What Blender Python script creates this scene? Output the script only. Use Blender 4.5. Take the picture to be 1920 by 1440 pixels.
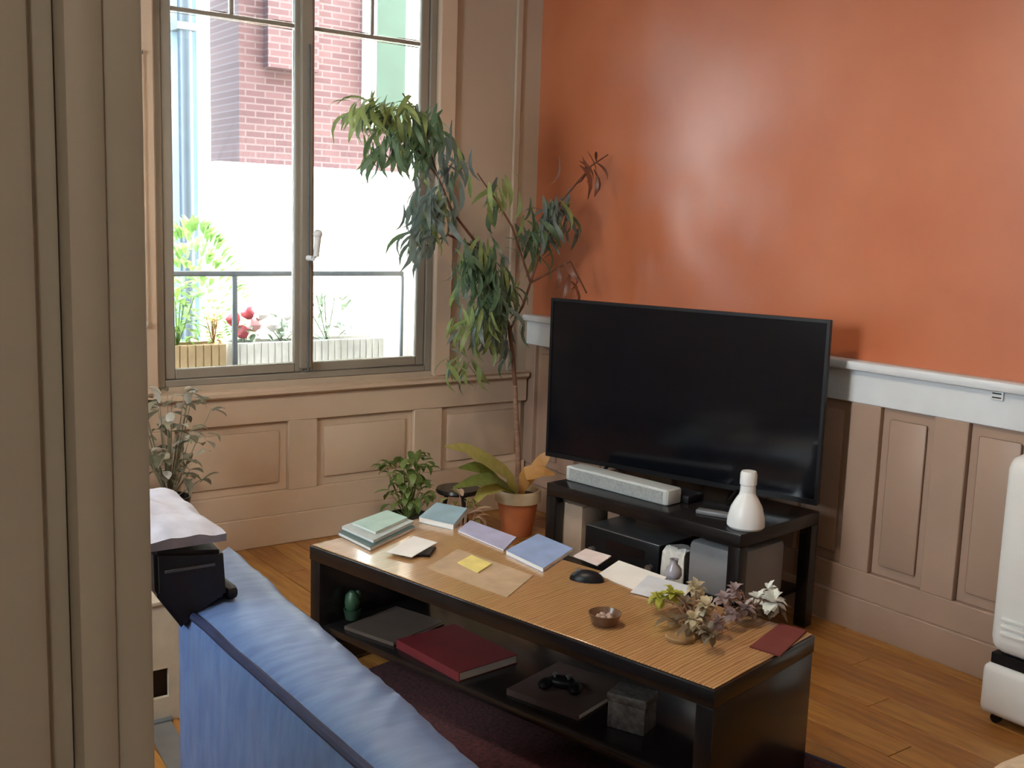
import bpy, bmesh, math, random
from mathutils import Vector, Matrix, noise

random.seed(7)
for o in list(bpy.data.objects):
    bpy.data.objects.remove(o, do_unlink=True)
scene = bpy.context.scene
C = scene.collection

# ------------------------------------------------------------------ camera
FPX, CAM_H = 2018.0, 1.5
ROLL = math.atan(.032)
PITCH = math.atan(299 * math.cos(ROLL) / FPX)
YAW = math.radians(36.3)
F = Vector((math.sin(YAW) * math.cos(PITCH), math.cos(YAW) * math.cos(PITCH), -math.sin(PITCH)))
R0 = Vector((math.cos(YAW), -math.sin(YAW), 0))
U0 = R0.cross(F)
R = R0 * math.cos(ROLL) + U0 * math.sin(ROLL)
U = -R0 * math.sin(ROLL) + U0 * math.cos(ROLL)
EYE = Vector((0, 0, CAM_H))
cd = bpy.data.cameras.new('camera'); cam = bpy.data.objects.new('camera', cd); C.objects.link(cam)
cam.matrix_world = Matrix(((R.x, U.x, -F.x, EYE.x), (R.y, U.y, -F.y, EYE.y), (R.z, U.z, -F.z, EYE.z), (0, 0, 0, 1)))
cd.sensor_width = 36; cd.lens = 36 * FPX / 1920; cd.clip_start = .02; cd.clip_end = 200
scene.camera = cam

# ------------------------------------------------------------------ world, sun, exposure
w = bpy.data.worlds.new('sky'); scene.world = w; w.use_nodes = True
bg = w.node_tree.nodes['Background']
bg.inputs[0].default_value = (.86, .93, 1, 1); bg.inputs[1].default_value = 8.5
sd = bpy.data.lights.new('sun', 'SUN'); sd.energy = 5; sd.angle = math.radians(3); sd.color = (1, .95, .86)
sun = bpy.data.objects.new('sun', sd); C.objects.link(sun)
sun.rotation_euler = Vector((-1, .22, -1.1)).to_track_quat('-Z', 'Y').to_euler()
sun.location = (8, 2, 8)
vs = scene.view_settings
vs.view_transform = 'Standard'; vs.look = 'None'; vs.gamma = 1; vs.use_curve_mapping = False
vs.exposure = 2.0

def portal(name, loc, direction, sx, sy):
    l = bpy.data.lights.new(name, 'AREA'); l.shape = 'RECTANGLE'; l.size = sx; l.size_y = sy
    l.cycles.is_portal = True
    o = bpy.data.objects.new(name, l); C.objects.link(o); o.location = loc
    o.rotation_euler = Vector(direction).to_track_quat('-Z', 'Z').to_euler()
portal('window_portal', (2.16, 4.88, 1.78), (0, -1, 0), 1.5, 2.1)
portal('fill_window_portal', (-1.36, 2.4, 1.85), (1, 0, 0), 1.1, 1.3)

# ------------------------------------------------------------------ pixel helpers
def ray(x, y): return F + R * ((x - 960) / FPX) - U * ((y - 720) / FPX)
def atz(x, y, z):
    r = ray(x, y); return EYE + r * ((z - CAM_H) / r.z)
def aty(x, y, Y):
    r = ray(x, y); return EYE + r * (Y / r.y)
def atx(x, y, X):
    r = ray(x, y); return EYE + r * (X / r.x)

# ------------------------------------------------------------------ materials
MATS = {}
def mat(name, col, rough=.6, var=.08, scale=8, bump=0, metal=0, spec=.5, sheen=0, stretch=(1, 1, 1), col2=None, kind='noise', trans=0):
    if name in MATS: return MATS[name]
    m = bpy.data.materials.new(name); m.use_nodes = True
    nt = m.node_tree; b = nt.nodes['Principled BSDF']
    tc = nt.nodes.new('ShaderNodeTexCoord'); mp = nt.nodes.new('ShaderNodeMapping')
    mp.inputs['Scale'].default_value = stretch
    nt.links.new(tc.outputs['Object'], mp.inputs[0])
    if kind == 'wave':
        t = nt.nodes.new('ShaderNodeTexWave'); t.inputs['Scale'].default_value = scale
        t.inputs['Distortion'].default_value = 6; t.inputs['Detail'].default_value = 3; t.inputs['Detail Scale'].default_value = 1.5
    else:
        t = nt.nodes.new('ShaderNodeTexNoise'); t.inputs['Scale'].default_value = scale; t.inputs['Detail'].default_value = 5
    nt.links.new(mp.outputs[0], t.inputs['Vector'])
    fac = t.outputs['Fac'] if 'Fac' in t.outputs else t.outputs[1]
    rmp = nt.nodes.new('ShaderNodeValToRGB')
    c2 = col2 or tuple(min(1, c * (1 + var)) for c in col)
    c1 = col if col2 else tuple(c * (1 - var) for c in col)
    rmp.color_ramp.elements[0].position = .3; rmp.color_ramp.elements[1].position = .7
    rmp.color_ramp.elements[0].color = (*c1, 1); rmp.color_ramp.elements[1].color = (*c2, 1)
    nt.links.new(fac, rmp.inputs[0]); nt.links.new(rmp.outputs[0], b.inputs['Base Color'])
    b.inputs['Roughness'].default_value = rough; b.inputs['Metallic'].default_value = metal
    b.inputs['Specular IOR Level'].default_value = spec
    if sheen:
        b.inputs['Sheen Weight'].default_value = sheen
    if bump:
        bp = nt.nodes.new('ShaderNodeBump'); bp.inputs['Strength'].default_value = bump; bp.inputs['Distance'].default_value = .01
        nt.links.new(fac, bp.inputs['Height']); nt.links.new(bp.outputs[0], b.inputs['Normal'])
    MATS[name] = m
    return m

def leaf_mat(name, col, col2, rough=.45):
    if name in MATS: return MATS[name]
    m = mat(name, col, rough, scale=30, col2=col2)
    nt = m.node_tree; b = nt.nodes['Principled BSDF']; out = nt.nodes['Material Output']
    tr = nt.nodes.new('ShaderNodeBsdfTranslucent'); tr.inputs[0].default_value = (*[min(1, c * 1.6) for c in col2], 1)
    mx = nt.nodes.new('ShaderNodeMixShader'); mx.inputs[0].default_value = .3
    nt.links.new(b.outputs[0], mx.inputs[1]); nt.links.new(tr.outputs[0], mx.inputs[2]); nt.links.new(mx.outputs[0], out.inputs[0])
    return m

def glass_mat():
    m = bpy.data.materials.new('pane_glass'); m.use_nodes = True; nt = m.node_tree
    out = nt.nodes['Material Output']; nt.nodes.remove(nt.nodes['Principled BSDF'])
    t = nt.nodes.new('ShaderNodeBsdfTransparent'); t.inputs[0].default_value = (.97, .99, .98, 1)
    g = nt.nodes.new('ShaderNodeBsdfGlossy'); g.inputs['Roughness'].default_value = .02
    fr = nt.nodes.new('ShaderNodeFresnel'); fr.inputs[0].default_value = 1.45
    mx = nt.nodes.new('ShaderNodeMixShader')
    nt.links.new(fr.outputs[0], mx.inputs[0]); nt.links.new(t.outputs[0], mx.inputs[1]); nt.links.new(g.outputs[0], mx.inputs[2])
    nt.links.new(mx.outputs[0], out.inputs[0]); return m

def brick_mat():
    m = bpy.data.materials.new('house_brick'); m.use_nodes = True; nt = m.node_tree; b = nt.nodes['Principled BSDF']
    tc = nt.nodes.new('ShaderNodeTexCoord'); mp = nt.nodes.new('ShaderNodeMapping')
    mp.inputs['Rotation'].default_value = (math.radians(90), 0, 0)
    br = nt.nodes.new('ShaderNodeTexBrick'); br.inputs['Scale'].default_value = 1
    br.inputs['Brick Width'].default_value = .22; br.inputs['Row Height'].default_value = .07; br.inputs['Mortar Size'].default_value = .009
    br.inputs['Color1'].default_value = (.062, .026, .029, 1); br.inputs['Color2'].default_value = (.085, .040, .042, 1); br.inputs['Mortar'].default_value = (.105, .068, .07, 1)
    nt.links.new(tc.outputs['Object'], mp.inputs[0]); nt.links.new(mp.outputs[0], br.inputs['Vector']); nt.links.new(br.outputs[0], b.inputs['Base Color'])
    b.inputs['Roughness'].default_value = .9; return m

def coat(m, w, r):
    b = m.node_tree.nodes['Principled BSDF']; b.inputs['Coat Weight'].default_value = w; b.inputs['Coat Roughness'].default_value = r; b.inputs['Coat IOR'].default_value = 1.5 if r < .2 else 1.75
    return m
M = dict(
    terracotta_paint=coat(mat('terracotta_paint', (.48, .12, .036), .45, scale=2.2, bump=.04, col2=(.56, .165, .065), spec=.5), 1, .30),
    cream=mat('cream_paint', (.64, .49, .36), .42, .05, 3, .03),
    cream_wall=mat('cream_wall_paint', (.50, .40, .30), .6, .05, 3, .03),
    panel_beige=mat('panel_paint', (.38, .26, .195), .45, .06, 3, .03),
    casing=mat('casing_paint', (.50, .46, .38), .5, .07, 5, .03, stretch=(1, 1, .15)),
    frame_grey=mat('window_frame_paint', (.30, .26, .21), .4, .05, 6),
    ceiling=mat('ceiling_paint', (.8, .78, .74), .8, .03, 3),
    oak=mat('oak_plank', (.30, .125, .028), .32, scale=5, col2=(.50, .25, .06), stretch=(9, 1, 1), bump=.05),
    oak_b=mat('oak_plank_dark', (.25, .095, .022), .32, scale=5, col2=(.42, .19, .045), stretch=(9, 1, 1), bump=.05),
    black_brown=mat('black_brown_laminate', (.012, .010, .010), .22, .3, 20, .01),
    table_wood=coat(mat('table_wood', (.32, .16, .06), .3, scale=5, col2=(.54, .32, .14), kind='wave', stretch=(6, .6, 1), spec=.5), 1, .1),
    screen=mat('dark_screen', (.004, .005, .008), .12, .1, 3),
    bezel=mat('black_plastic', (.008, .008, .01), .4, .1, 20, spec=.25),
    sofa=mat('blue_sateen', (.06, .12, .31), .40, scale=9, col2=(.105, .19, .40), bump=.12, stretch=(1, 5, 1.5), sheen=.15),
    navy=mat('navy_piping', (.01, .018, .07), .6, .2, 30),
    glass=glass_mat(), brick=brick_mat(),
    render_cream=mat('cream_render', (.52, .48, .37), .9, .06, 4),
    render_blue=mat('pale_blue_render', (.18, .26, .34), .9, .08, 3),
    white=mat('white_plastic', (.78, .79, .80), .35, .03, 10),
    white_paint=mat('white_gloss_paint', (.70, .74, .78), .35, .03, 10),
    white_ext=mat('weathered_white_paint', (.60, .63, .64), .6, .06, 8),
    paper=mat('white_paper', (.78, .77, .74), .6, .05, 10),
    metal=mat('brushed_grey_metal', (.30, .31, .32), .35, .1, 30, metal=.8),
    iron=mat('grey_painted_iron', (.10, .11, .12), .5, .1, 30),
    terracotta=mat('terracotta_clay', (.55, .17, .06), .75, .12, 14, .1),
    soil=mat('potting_soil', (.035, .022, .014), .95, .4, 60, .4),
    bark=mat('tree_bark', (.30, .17, .11), .8, .25, 25, .3, stretch=(1, 1, 4)),
    twig=mat('reddish_twig', (.14, .06, .035), .8, .2, 30),
    leaf=leaf_mat('ficus_leaf', (.06, .11, .06), (.13, .20, .11)),
    leaf_y=leaf_mat('ficus_leaf_light', (.16, .21, .07), (.30, .36, .13)),
    leaf_d=leaf_mat('ficus_leaf_grey', (.09, .12, .11), (.17, .21, .19)),
)

# ------------------------------------------------------------------ mesh helpers
def add(name, bm, m, parent=None, smooth=False, loc=None):
    me = bpy.data.meshes.new(name); bmesh.ops.recalc_face_normals(bm, faces=bm.faces[:])
    bm.to_mesh(me); bm.free()
    o = bpy.data.objects.new(name, me); C.objects.link(o)
    if m: me.materials.append(M[m] if isinstance(m, str) else m)
    if smooth:
        for p in me.polygons: p.use_smooth = True
        me.set_sharp_from_angle(angle=math.radians(40))
    if parent: o.parent = parent
    if loc: o.location = loc
    return o
def tag(o, label, cat, group=None, kind=None):
    o['label'] = label; o['category'] = cat
    if group: o['group'] = group
    if kind: o['kind'] = kind
    return o
def struct(o): o['kind'] = 'structure'; return o
def empty(name, loc, rz=0):
    o = bpy.data.objects.new(name, None); C.objects.link(o); o.location = loc; o.rotation_euler = (0, 0, rz); o.empty_display_size = .1; return o
def bbox(bm, a, b, bev=0, seg=2):
    vs_ = [bm.verts.new((x, y, z)) for x in (a[0], b[0]) for y in (a[1], b[1]) for z in (a[2], b[2])]
    fs = [bm.faces.new([vs_[i] for i in q]) for q in ((0, 1, 3, 2), (4, 6, 7, 5), (0, 4, 5, 1), (2, 3, 7, 6), (0, 2, 6, 4), (1, 5, 7, 3))]
    if bev:
        es = list({e for f in fs for e in f.edges})
        bmesh.ops.bevel(bm, geom=es, offset=bev, segments=seg, affect='EDGES', profile=.5)
    return bm
def box(name, a, b, m, parent=None, bev=0, seg=2):
    return add(name, bbox(bmesh.new(), a, b, bev, seg), m, parent, smooth=bev > 0)
def lathe(bm, prof, n=28, c=(0, 0, 0)):
    rings = []
    for r, z in prof:
        rings.append([bm.verts.new((c[0] + r * math.cos(2 * math.pi * i / n), c[1] + r * math.sin(2 * math.pi * i / n), c[2] + z)) for i in range(n)] if r > 1e-5 else [bm.verts.new((c[0], c[1], c[2] + z))])
    for a, b in zip(rings, rings[1:]):
        for i in range(n):
            j = (i + 1) % n
            q = [a[i % len(a)], a[j % len(a)], b[j % len(b)], b[i % len(b)]]
            u = []
            for v in q:
                if v not in u: u.append(v)
            if len(u) > 2: bm.faces.new(u)
    return bm
def tube(bm, pts, rads, n=8):
    pts = [Vector(p) for p in pts]; rings = []
    if not isinstance(rads, (list, tuple)): rads = [rads] * len(pts)
    for i, p in enumerate(pts):
        d = (pts[min(i + 1, len(pts) - 1)] - pts[max(i - 1, 0)]).normalized()
        s = d.cross(Vector((0, 0, 1)) if abs(d.z) < .9 else Vector((1, 0, 0))).normalized(); t = d.cross(s)
        rings.append([bm.verts.new(p + (s * math.cos(2 * math.pi * k / n) + t * math.sin(2 * math.pi * k / n)) * rads[i]) for k in range(n)])
    for a, b in zip(rings, rings[1:]):
        for k in range(n): bm.faces.new((a[k], a[(k + 1) % n], b[(k + 1) % n], b[k]))
    bm.faces.new(rings[0]); bm.faces.new(rings[-1]); return bm
def prism(bm, poly, z0, z1, bev=0):
    lo = [bm.verts.new((x, y, z0)) for x, y in poly]; hi = [bm.verts.new((x, y, z1)) for x, y in poly]
    fs = [bm.faces.new(lo[::-1]), bm.faces.new(hi)]
    for i in range(len(poly)):
        j = (i + 1) % len(poly); fs.append(bm.faces.new((lo[i], lo[j], hi[j], hi[i])))
    if bev: bmesh.ops.bevel(bm, geom=list({e for f in fs for e in f.edges}), offset=bev, segments=2, affect='EDGES')
    return bm
def blob(bm, c, r, sq=(1, 1, 1), seg=10, jitter=0):
    g = bmesh.ops.create_uvsphere(bm, u_segments=seg, v_segments=max(5, seg * 2 // 3), radius=r)
    for v in g['verts']:
        k = 1 + jitter * noise.noise(v.co * (2.2 / r) + Vector(c) * 7)
        v.co = Vector((v.co.x * sq[0], v.co.y * sq[1], v.co.z * sq[2])) * k + Vector(c)
    return bm
def leaf_strip(bm, L, W, droop, segs=5, fold=.25, mtx=None):
    rows = []
    for i in range(segs + 1):
        t = i / segs; wd = W * (math.sin(math.pi * (t * .92 + .06)) ** .8) * .5
        a = droop * t * t
        x = L * t * (1 - .25 * a * t); z = -L * a * .55 * t
        rows.append([Vector((x, -wd, z + fold * wd)), Vector((x, 0, z)), Vector((x, wd, z + fold * wd))])
    vr = [[bm.verts.new(mtx @ p if mtx else p) for p in r] for r in rows]
    for a, b in zip(vr, vr[1:]):
        for k in range(2): bm.faces.new((a[k], a[k + 1], b[k + 1], b[k]))
    return bm

# ================================================================== SETTING
XR, XRW, YB, XL, YF, ZC = 3.47, 3.42, 4.56, -1.2, .55, 2.85
# ---- floor
fl = struct(box('floor', (XL - .1, -1.6, -.06), (XR + .1, YB + .05, -.012), mat('sub_floor', (.05, .03, .015), .9)))
plank_me = {}
px = XL; row = 0
while px < XR:
    wd = .117; y = -1.6 - (row * .53) % 1.3
    while y < YB:
        L = 1.3; y0, y1 = max(y, -1.6), min(y + L, YB)
        if y1 - y0 > .03 and px + wd > -.3:
            key = (round(y1 - y0, 3), row % 2)
            if key not in plank_me:
                o = box('plank', (.0015, .0015, -.012), (wd - .0015, y1 - y0 - .0015, 0), 'oak' if key[1] else 'oak_b', fl, .0012, 1)
                plank_me[key] = o.data
            else:
                o = bpy.data.objects.new('plank', plank_me[key]); C.objects.link(o); o.parent = fl
            o.location = (px, y0, 0)
        y += L
    px += wd; row += 1
# ---- ceiling and walls out of view
struct(box('ceiling', (XL - .1, -1.6, ZC), (XR + .25, YB + .3, ZC + .1), 'ceiling'))
def wall_hole(name, axis, p0, p1, a0, a1, h0, h1, z0, z1, m):
    bm = bmesh.new()
    def bb(s, e, zz0, zz1):
        if e - s < 1e-4 or zz1 - zz0 < 1e-4: return
        if axis == 'y': bbox(bm, (s, p0, zz0), (e, p1, zz1))
        else: bbox(bm, (p0, s, zz0), (p1, e, zz1))
    bb(a0, h0, 0, ZC); bb(h1, a1, 0, ZC); bb(h0, h1, 0, z0); bb(h0, h1, z1, ZC)
    return struct(add(name, bm, m))
wr = struct(box('wall_right', (XR, -1.6, 0), (XR + .2, YB + .3, ZC), 'terracotta_paint'))
WX0, WX1, WZ0, WZ1 = 1.47, 2.84, .76, 2.72
wb = wall_hole('wall_back', 'y', YB, YB + .26, XL - .15, XR, WX0, WX1, WZ0, WZ1, 'cream_wall')
wl = wall_hole('wall_left', 'x', XL - .15, XL, -1.6, YB, 1.9, 2.9, 1.25, 2.45, 'cream_wall')
DX0, DX1 = .17, 1.36
wf = wall_hole('wall_front', 'y', YF - .0, YF + .1, XL, XR, DX0 + .0, DX1, 0, 2.15, 'cream_wall')
struct(box('wall_corridor', (XL - .15, -1.75, 0), (XR + .2, -1.6, ZC), 'cream_wall'))

# ---- wainscot, orange wall
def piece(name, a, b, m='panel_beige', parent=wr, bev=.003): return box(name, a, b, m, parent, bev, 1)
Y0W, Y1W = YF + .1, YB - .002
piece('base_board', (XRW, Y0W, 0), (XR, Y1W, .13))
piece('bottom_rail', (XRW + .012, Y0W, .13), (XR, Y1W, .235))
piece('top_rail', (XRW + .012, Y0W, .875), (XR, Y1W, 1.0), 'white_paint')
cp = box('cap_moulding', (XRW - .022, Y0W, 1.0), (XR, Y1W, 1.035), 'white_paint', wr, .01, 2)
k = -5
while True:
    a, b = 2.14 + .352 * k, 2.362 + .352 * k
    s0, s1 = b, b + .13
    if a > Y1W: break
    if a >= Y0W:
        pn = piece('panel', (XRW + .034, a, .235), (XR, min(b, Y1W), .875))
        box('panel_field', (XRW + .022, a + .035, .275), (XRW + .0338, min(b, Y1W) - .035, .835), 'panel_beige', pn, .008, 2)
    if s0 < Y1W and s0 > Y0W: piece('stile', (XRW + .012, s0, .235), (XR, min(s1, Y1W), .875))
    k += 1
# ---- wainscot, window wall
YW = 4.52
def pieceb(name, a, b, m='cream', bev=.003): return box(name, a, b, m, wb, bev, 1)
XE = XRW - .001
pieceb('base_board', (XL, YW - .012, 0), (XE, YB, .14))
pieceb('bottom_rail', (XL, YW, .14), (XE, YB, .25))
pieceb('top_rail', (XL, YW, .575), (XE, YB, .70))
pieceb('sill_moulding', (XL, YW - .03, .70), (XE, YB, .735), bev=.01)
xs = [-.10, .42, .55, 1.40, 1.53, 2.055, 2.20, 2.725, 2.89, 3.40]
for a, b in zip(xs[0::2], xs[1::2]):
    pn = pieceb('panel', (a, YW + .022, .25), (b, YB, .575))
    box('panel_field', (a + .04, YW + .010, .29), (b - .04, YW + .0218, .535), 'cream', pn, .008, 2)
for a, b in zip(xs[1::2], xs[2::2]): pieceb('stile', (a, YW, .25), (b, YB, .575))
# vertical mouldings beside the window, up the wall
pieceb('window_casing', (WX1, YB - .03, .735), (WX1 + .10, YB, WZ1 + .12), bev=.008)
pieceb('window_casing', (WX0 - .10, YB - .03, .735), (WX0, YB, WZ1 + .12), bev=.008)
pieceb('wall_panel_moulding', (3.30, YB - .018, .735), (3.34, YB, ZC), 'cream_wall', .006)

# ---- window_1
wn = struct(empty('window_1', (2.155, YB, WZ0)))
def wbox(name, a, b, m='frame_grey', parent=wn, bev=.004):
    o = box(name, a, b, m, None, bev, 1)
    for v in o.data.vertices: v.co -= Vector((2.155, YB, WZ0))
    o.parent = parent; return o
YG = YB + .03
wbox('outer_frame', (WX0, YG - .03, WZ0), (WX0 + .035, YG + .04, WZ1)); wbox('outer_frame', (WX1 - .035, YG - .03, WZ0), (WX1, YG + .04, WZ1))
wbox('outer_frame', (WX0 + .035, YG - .03, WZ1 - .04), (WX1 - .035, YG + .04, WZ1)); wbox('sill', (WX0 + .035, YG - .03, WZ0), (WX1 - .035, YG + .05, WZ0 + .03))
for x0, x1, xm in ((WX0 + .037, 2.153, 1.82), (2.157, WX1 - .037, 2.50)):
    c0 = wbox('casement', (x0, YG - .02, WZ0 + .032), (x0 + .045, YG + .02, WZ1 - .042))
    def sub(name, a, b, m='frame_grey'):
        return wbox(name, a, b, m, c0)
    sub('stile', (x1 - .045, YG - .02, WZ0 + .032), (x1, YG + .02, WZ1 - .042))
    sub('bottom_rail', (x0 + .045, YG - .02, WZ0 + .032), (x1 - .045, YG + .02, WZ0 + .075))
    sub('top_rail', (x0 + .045, YG - .02, WZ1 - .085), (x1 - .045, YG + .02, WZ1 - .042))
    sub('glazing_bar', (x0 + .045, YG - .009, 2.331), (x1 - .045, YG + .009, 2.349))
    sub('glazing_bar', (xm - .009, YG - .009, 2.349), (xm + .009, YG + .009, WZ1 - .085))
    sub('pane', (x0 + .045, YG - .003, WZ0 + .075), (x1 - .045, YG, 2.325), 'glass')
    sub('pane', (x0 + .045, YG - .003, 2.352), (xm - .012, YG, WZ1 - .085), 'glass')
    sub('pane', (xm + .012, YG - .003, 2.352), (x1 - .045, YG, WZ1 - .085), 'glass')
wbox('cover_strip', (2.128, YG - .045, WZ0 + .05), (2.182, YG - .0205, WZ1 - .06))
bm = bmesh.new(); tube(bm, [(0, -.034, .04), (0, -.034, 1.5)], .006)
add('bolt_rod', bm, 'iron', wn)
bm = bmesh.new(); tube(bm, [(0, -.03, .56), (.002, -.075, .56), (.012, -.085, .57), (.02, -.085, .66)], [.014, .012, .013, .016], 10)
blob(bm, (.02, -.085, .67), .021)
add('handle', bm, 'white', wn, True)
# ---- fill_window added in the unseen side wall to brighten the room
w2 = struct(empty('fill_window', (XL - .08, 2.4, 1.25)))
for a, b in (((-.03, -.5, 0), (.03, -.45, 1.2)), ((-.03, .45, 0), (.03, .5, 1.2)), ((-.03, -.45, 0), (.03, .45, .05)), ((-.03, -.45, 1.15), (.03, .45, 1.2))): box('frame', a, b, 'frame_grey', w2, .004, 1)
box('mullion', (-.03, -.02, .05), (.03, .02, 1.15), 'frame_grey', w2, .004, 1)
for a, b in ((-.45, -.02), (.02, .45)): box('pane', (-.003, a, .05), (0, b, 1.15), 'glass', w2)

# ---- door casing close to the camera
tr = struct(empty('trim_1', (DX0, YF, 0)))
def cas(name, x0, x1, d, bev=.003): box(name, (x0 - DX0, -d, 0), (x1 - DX0, 0, 2.2), 'casing', tr, bev, 2)
cas('jamb_bead', DX0 - .020, DX0 - .0005, .012); cas('casing_board', DX0 - .040, DX0 - .020, .020, .006)
cas('casing_groove', DX0 - .053, DX0 - .040, .006, .002); cas('casing_board', DX0 - .12, DX0 - .053, .022, .006)
tr2 = struct(empty('trim_2', (DX1, YF, 0)))
box('casing_board', (.0, -.02, 0), (.10, 0, 2.2), 'casing', tr2, .005, 2)

# ================================================================== TV STAND, TV
def frame(o, ang):   # local x -> along length (away), local y -> towards the camera side
    return Matrix.Translation(o) @ Matrix.Rotation(ang, 4, 'Z')
SW, SD, SH = .95, .52, .455
A_ST = math.radians(90 + 7.5)
fr = Vector((2.81, 2.45, 0)); ux = Vector((math.cos(A_ST), math.sin(A_ST), 0)); uy = Vector((-math.sin(A_ST), math.cos(A_ST), 0))
sc = fr + ux * SW / 2 - uy * SD / 2
st = empty('tv_stand', sc, A_ST)
tag(st, 'low black-brown laminate stand with square legs carrying the television', 'tv stand')
box('top', (-SW / 2, -SD / 2, SH - .05), (SW / 2, SD / 2, SH), 'black_brown', st, .003)
for sx in (-1, 1):
    for sy in (-1, 1):
        x, y = sx * (SW / 2 - .025), sy * (SD / 2 - .025)
        box('leg', (x - .025, y - .025, 0), (x + .025, y + .025, SH - .05), 'black_brown', st, .002)
box('shelf', (-SW / 2 + .05, -SD / 2 + .01, .13), (SW / 2 - .05, SD / 2 - .01, .15), 'black_brown', st, .002)
def st_local(x, y, ly):   # pixel -> stand-local point on plane local y = ly
    r = ray(x, y); n = uy; p0 = sc + uy * ly
    t = (p0 - EYE).dot(n) / r.dot(n); P = EYE + r * t - sc
    return Vector((P.dot(ux), P.dot(uy), P.z))
def st_world(v): return sc + ux * v[0] + uy * v[1] + Vector((0, 0, v[2]))

TVC = Vector((3.10, 3.09, SH)); A_TV = math.radians(90 + 17.2)
tv = empty('television', TVC, A_TV)
tag(tv, 'large flat black television switched off, standing in front of the orange wall', 'television')
TW, TH, TZ = 1.245, .70, .035
bm = bmesh.new(); bbox(bm, (-TW / 2, -.012, TZ), (TW / 2, .012, TZ + TH), .004); bbox(bm, (-.42, -.045, TZ + .05), (.42, -.0125, TZ + .42), .012)
add('housing', bm, 'bezel', tv, True)
box('screen', (-TW / 2 + .012, .0122, TZ + .02), (TW / 2 - .012, .0135, TZ + TH - .012), 'screen', tv)
bz = bmesh.new()
bbox(bz, (-TW / 2, .0122, TZ), (TW / 2, .017, TZ + .0198)); bbox(bz, (-TW / 2, .0122, TZ + TH - .0118), (TW / 2, .017, TZ + TH))
bbox(bz, (-TW / 2, .0122, TZ + .0198), (-TW / 2 + .0118, .017, TZ + TH - .0118)); bbox(bz, (TW / 2 - .0118, .0122, TZ + .0198), (TW / 2, .017, TZ + TH - .0118))
add('bezel', bz, 'bezel', tv)
for sx in (-.30, .30):
    bm = bmesh.new(); tube(bm, [(sx, -.09, .008), (sx, 0, TZ + .01), (sx, .09, .008)], .0075, 8); add('foot', bm, 'bezel', tv, True)

# things on the stand
P = st_local(1398, 985, SD / 2 - .10); P.z = SH
ob = empty('white_bottle', st_world(P)); tag(ob, 'white cone-shaped bottle with a narrow neck standing on the TV stand', 'bottle')
bm = bmesh.new(); lathe(bm, [(0, 0), (.060, 0), (.067, .008), (.066, .035), (.056, .075), (.040, .105), (.030, .12), (.028, .13)]); add('body', bm, 'white', ob, True)
bm = bmesh.new(); lathe(bm, [(.028, .13), (.027, .155), (.030, .158), (.030, .195), (.026, .205), (0, .206)], 20); add('cap', bm, 'white', ob, True)
P = st_local(1285, 912, .02); P.z = SH
o = box('set_top_box', (-.055, -.05, 0), (.055, .05, .03), 'bezel', None, .004); o.location = st_world(P); o.rotation_euler = (0, 0, A_ST)
tag(o, 'small black set-top box under the middle of the television', 'set-top box')
P = st_local(1345, 930, .12); P.z = SH
o = box('remote_control', (-.075, -.02, 0), (.075, .02, .018), mat('grey_plastic', (.16, .16, .17), .4), None, .006); o.location = st_world(P); o.rotation_euler = (0, 0, A_ST + .3)
tag(o, 'dark grey remote control lying beside the white bottle', 'remote')
a, b = st_local(1062, 905, SD / 2 - .10), st_local(1252, 925, SD / 2 - .10)
o = empty('soundbar', st_world(((a.x + b.x) / 2, SD / 2 - .14, SH)), A_ST); tag(o, 'silver grey soundbar on the TV stand below the television', 'soundbar')
L_ = abs(a.x - b.x) / 2
slv = mat('silver_cloth', (.50, .53, .53), .4, .05, 60)
box('body', (-L_, -.045, 0), (L_, .045, .062), slv, o, .008, 3)
box('grille', (-L_ + .02, .0452, .008), (L_ - .02, .047, .054), mat('grey_grille', (.32, .34, .34), .7, .2, 90), o)
for sx in (-1, 1): box('end_cap', (sx * L_ - .003, -.04, .004), (sx * L_ + .003, .04, .058), slv, o, .002)
# things on the lower shelf
def shelf_box(name, p0, p1, ly, dep, m, label, cat, bev=.006, top=None):
    a, b = st_local(*p0, ly), st_local(*p1, ly)
    x0, x1 = sorted((a.x, b.x)); h = min(max(a.z, b.z), SH - .06) - .1505
    o = empty(name, st_world(((x0 + x1) / 2, ly - dep / 2, .1505)), A_ST); tag(o, label, cat)
    box('body', (-(x1 - x0) / 2, -dep / 2, 0), ((x1 - x0) / 2, dep / 2, h), m, o, bev)
    return o, x1 - x0, h
o, wd, h = shelf_box('cardboard_box', (1042, 938), (1090, 1000), .20, .16, mat('kraft_card', (.42, .31, .23), .85, .1, 8), 'small brown cardboard box on the shelf under the TV, by the front leg', 'box', .002)
box('flap', (-wd / 2, -.08, h), (-.002, .08, h + .003), MATS['kraft_card'], o); box('flap', (.002, -.08, h), (wd / 2, .08, h + .003), MATS['kraft_card'], o)
o, wd, h = shelf_box('audio_receiver', (1098, 985), (1236, 1030), .20, .28, 'bezel', 'black audio receiver with a pale metal top on the shelf below the TV', 'receiver', .004)
box('top_plate', (-wd / 2 + .004, -.136, h), (wd / 2 - .004, .136, h + .006), 'metal', o, .002)
box('display', (-wd * .32, .1402, h * .55), (wd * .2, .142, h * .8), 'screen', o)
for kx in (-.4, .38):
    bm = bmesh.new(); tube(bm, [(wd * kx, .14, h * .4), (wd * kx, .158, h * .4)], .014, 16); add('knob', bm, 'metal', o, True)
o, wd, h = shelf_box('printer', (1290, 1010), (1388, 1050), .20, .30, mat('mid_grey_plastic', (.22, .22, .23), .4), 'grey rounded printer on the shelf below the TV, beside the white towel', 'printer', .025)
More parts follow.
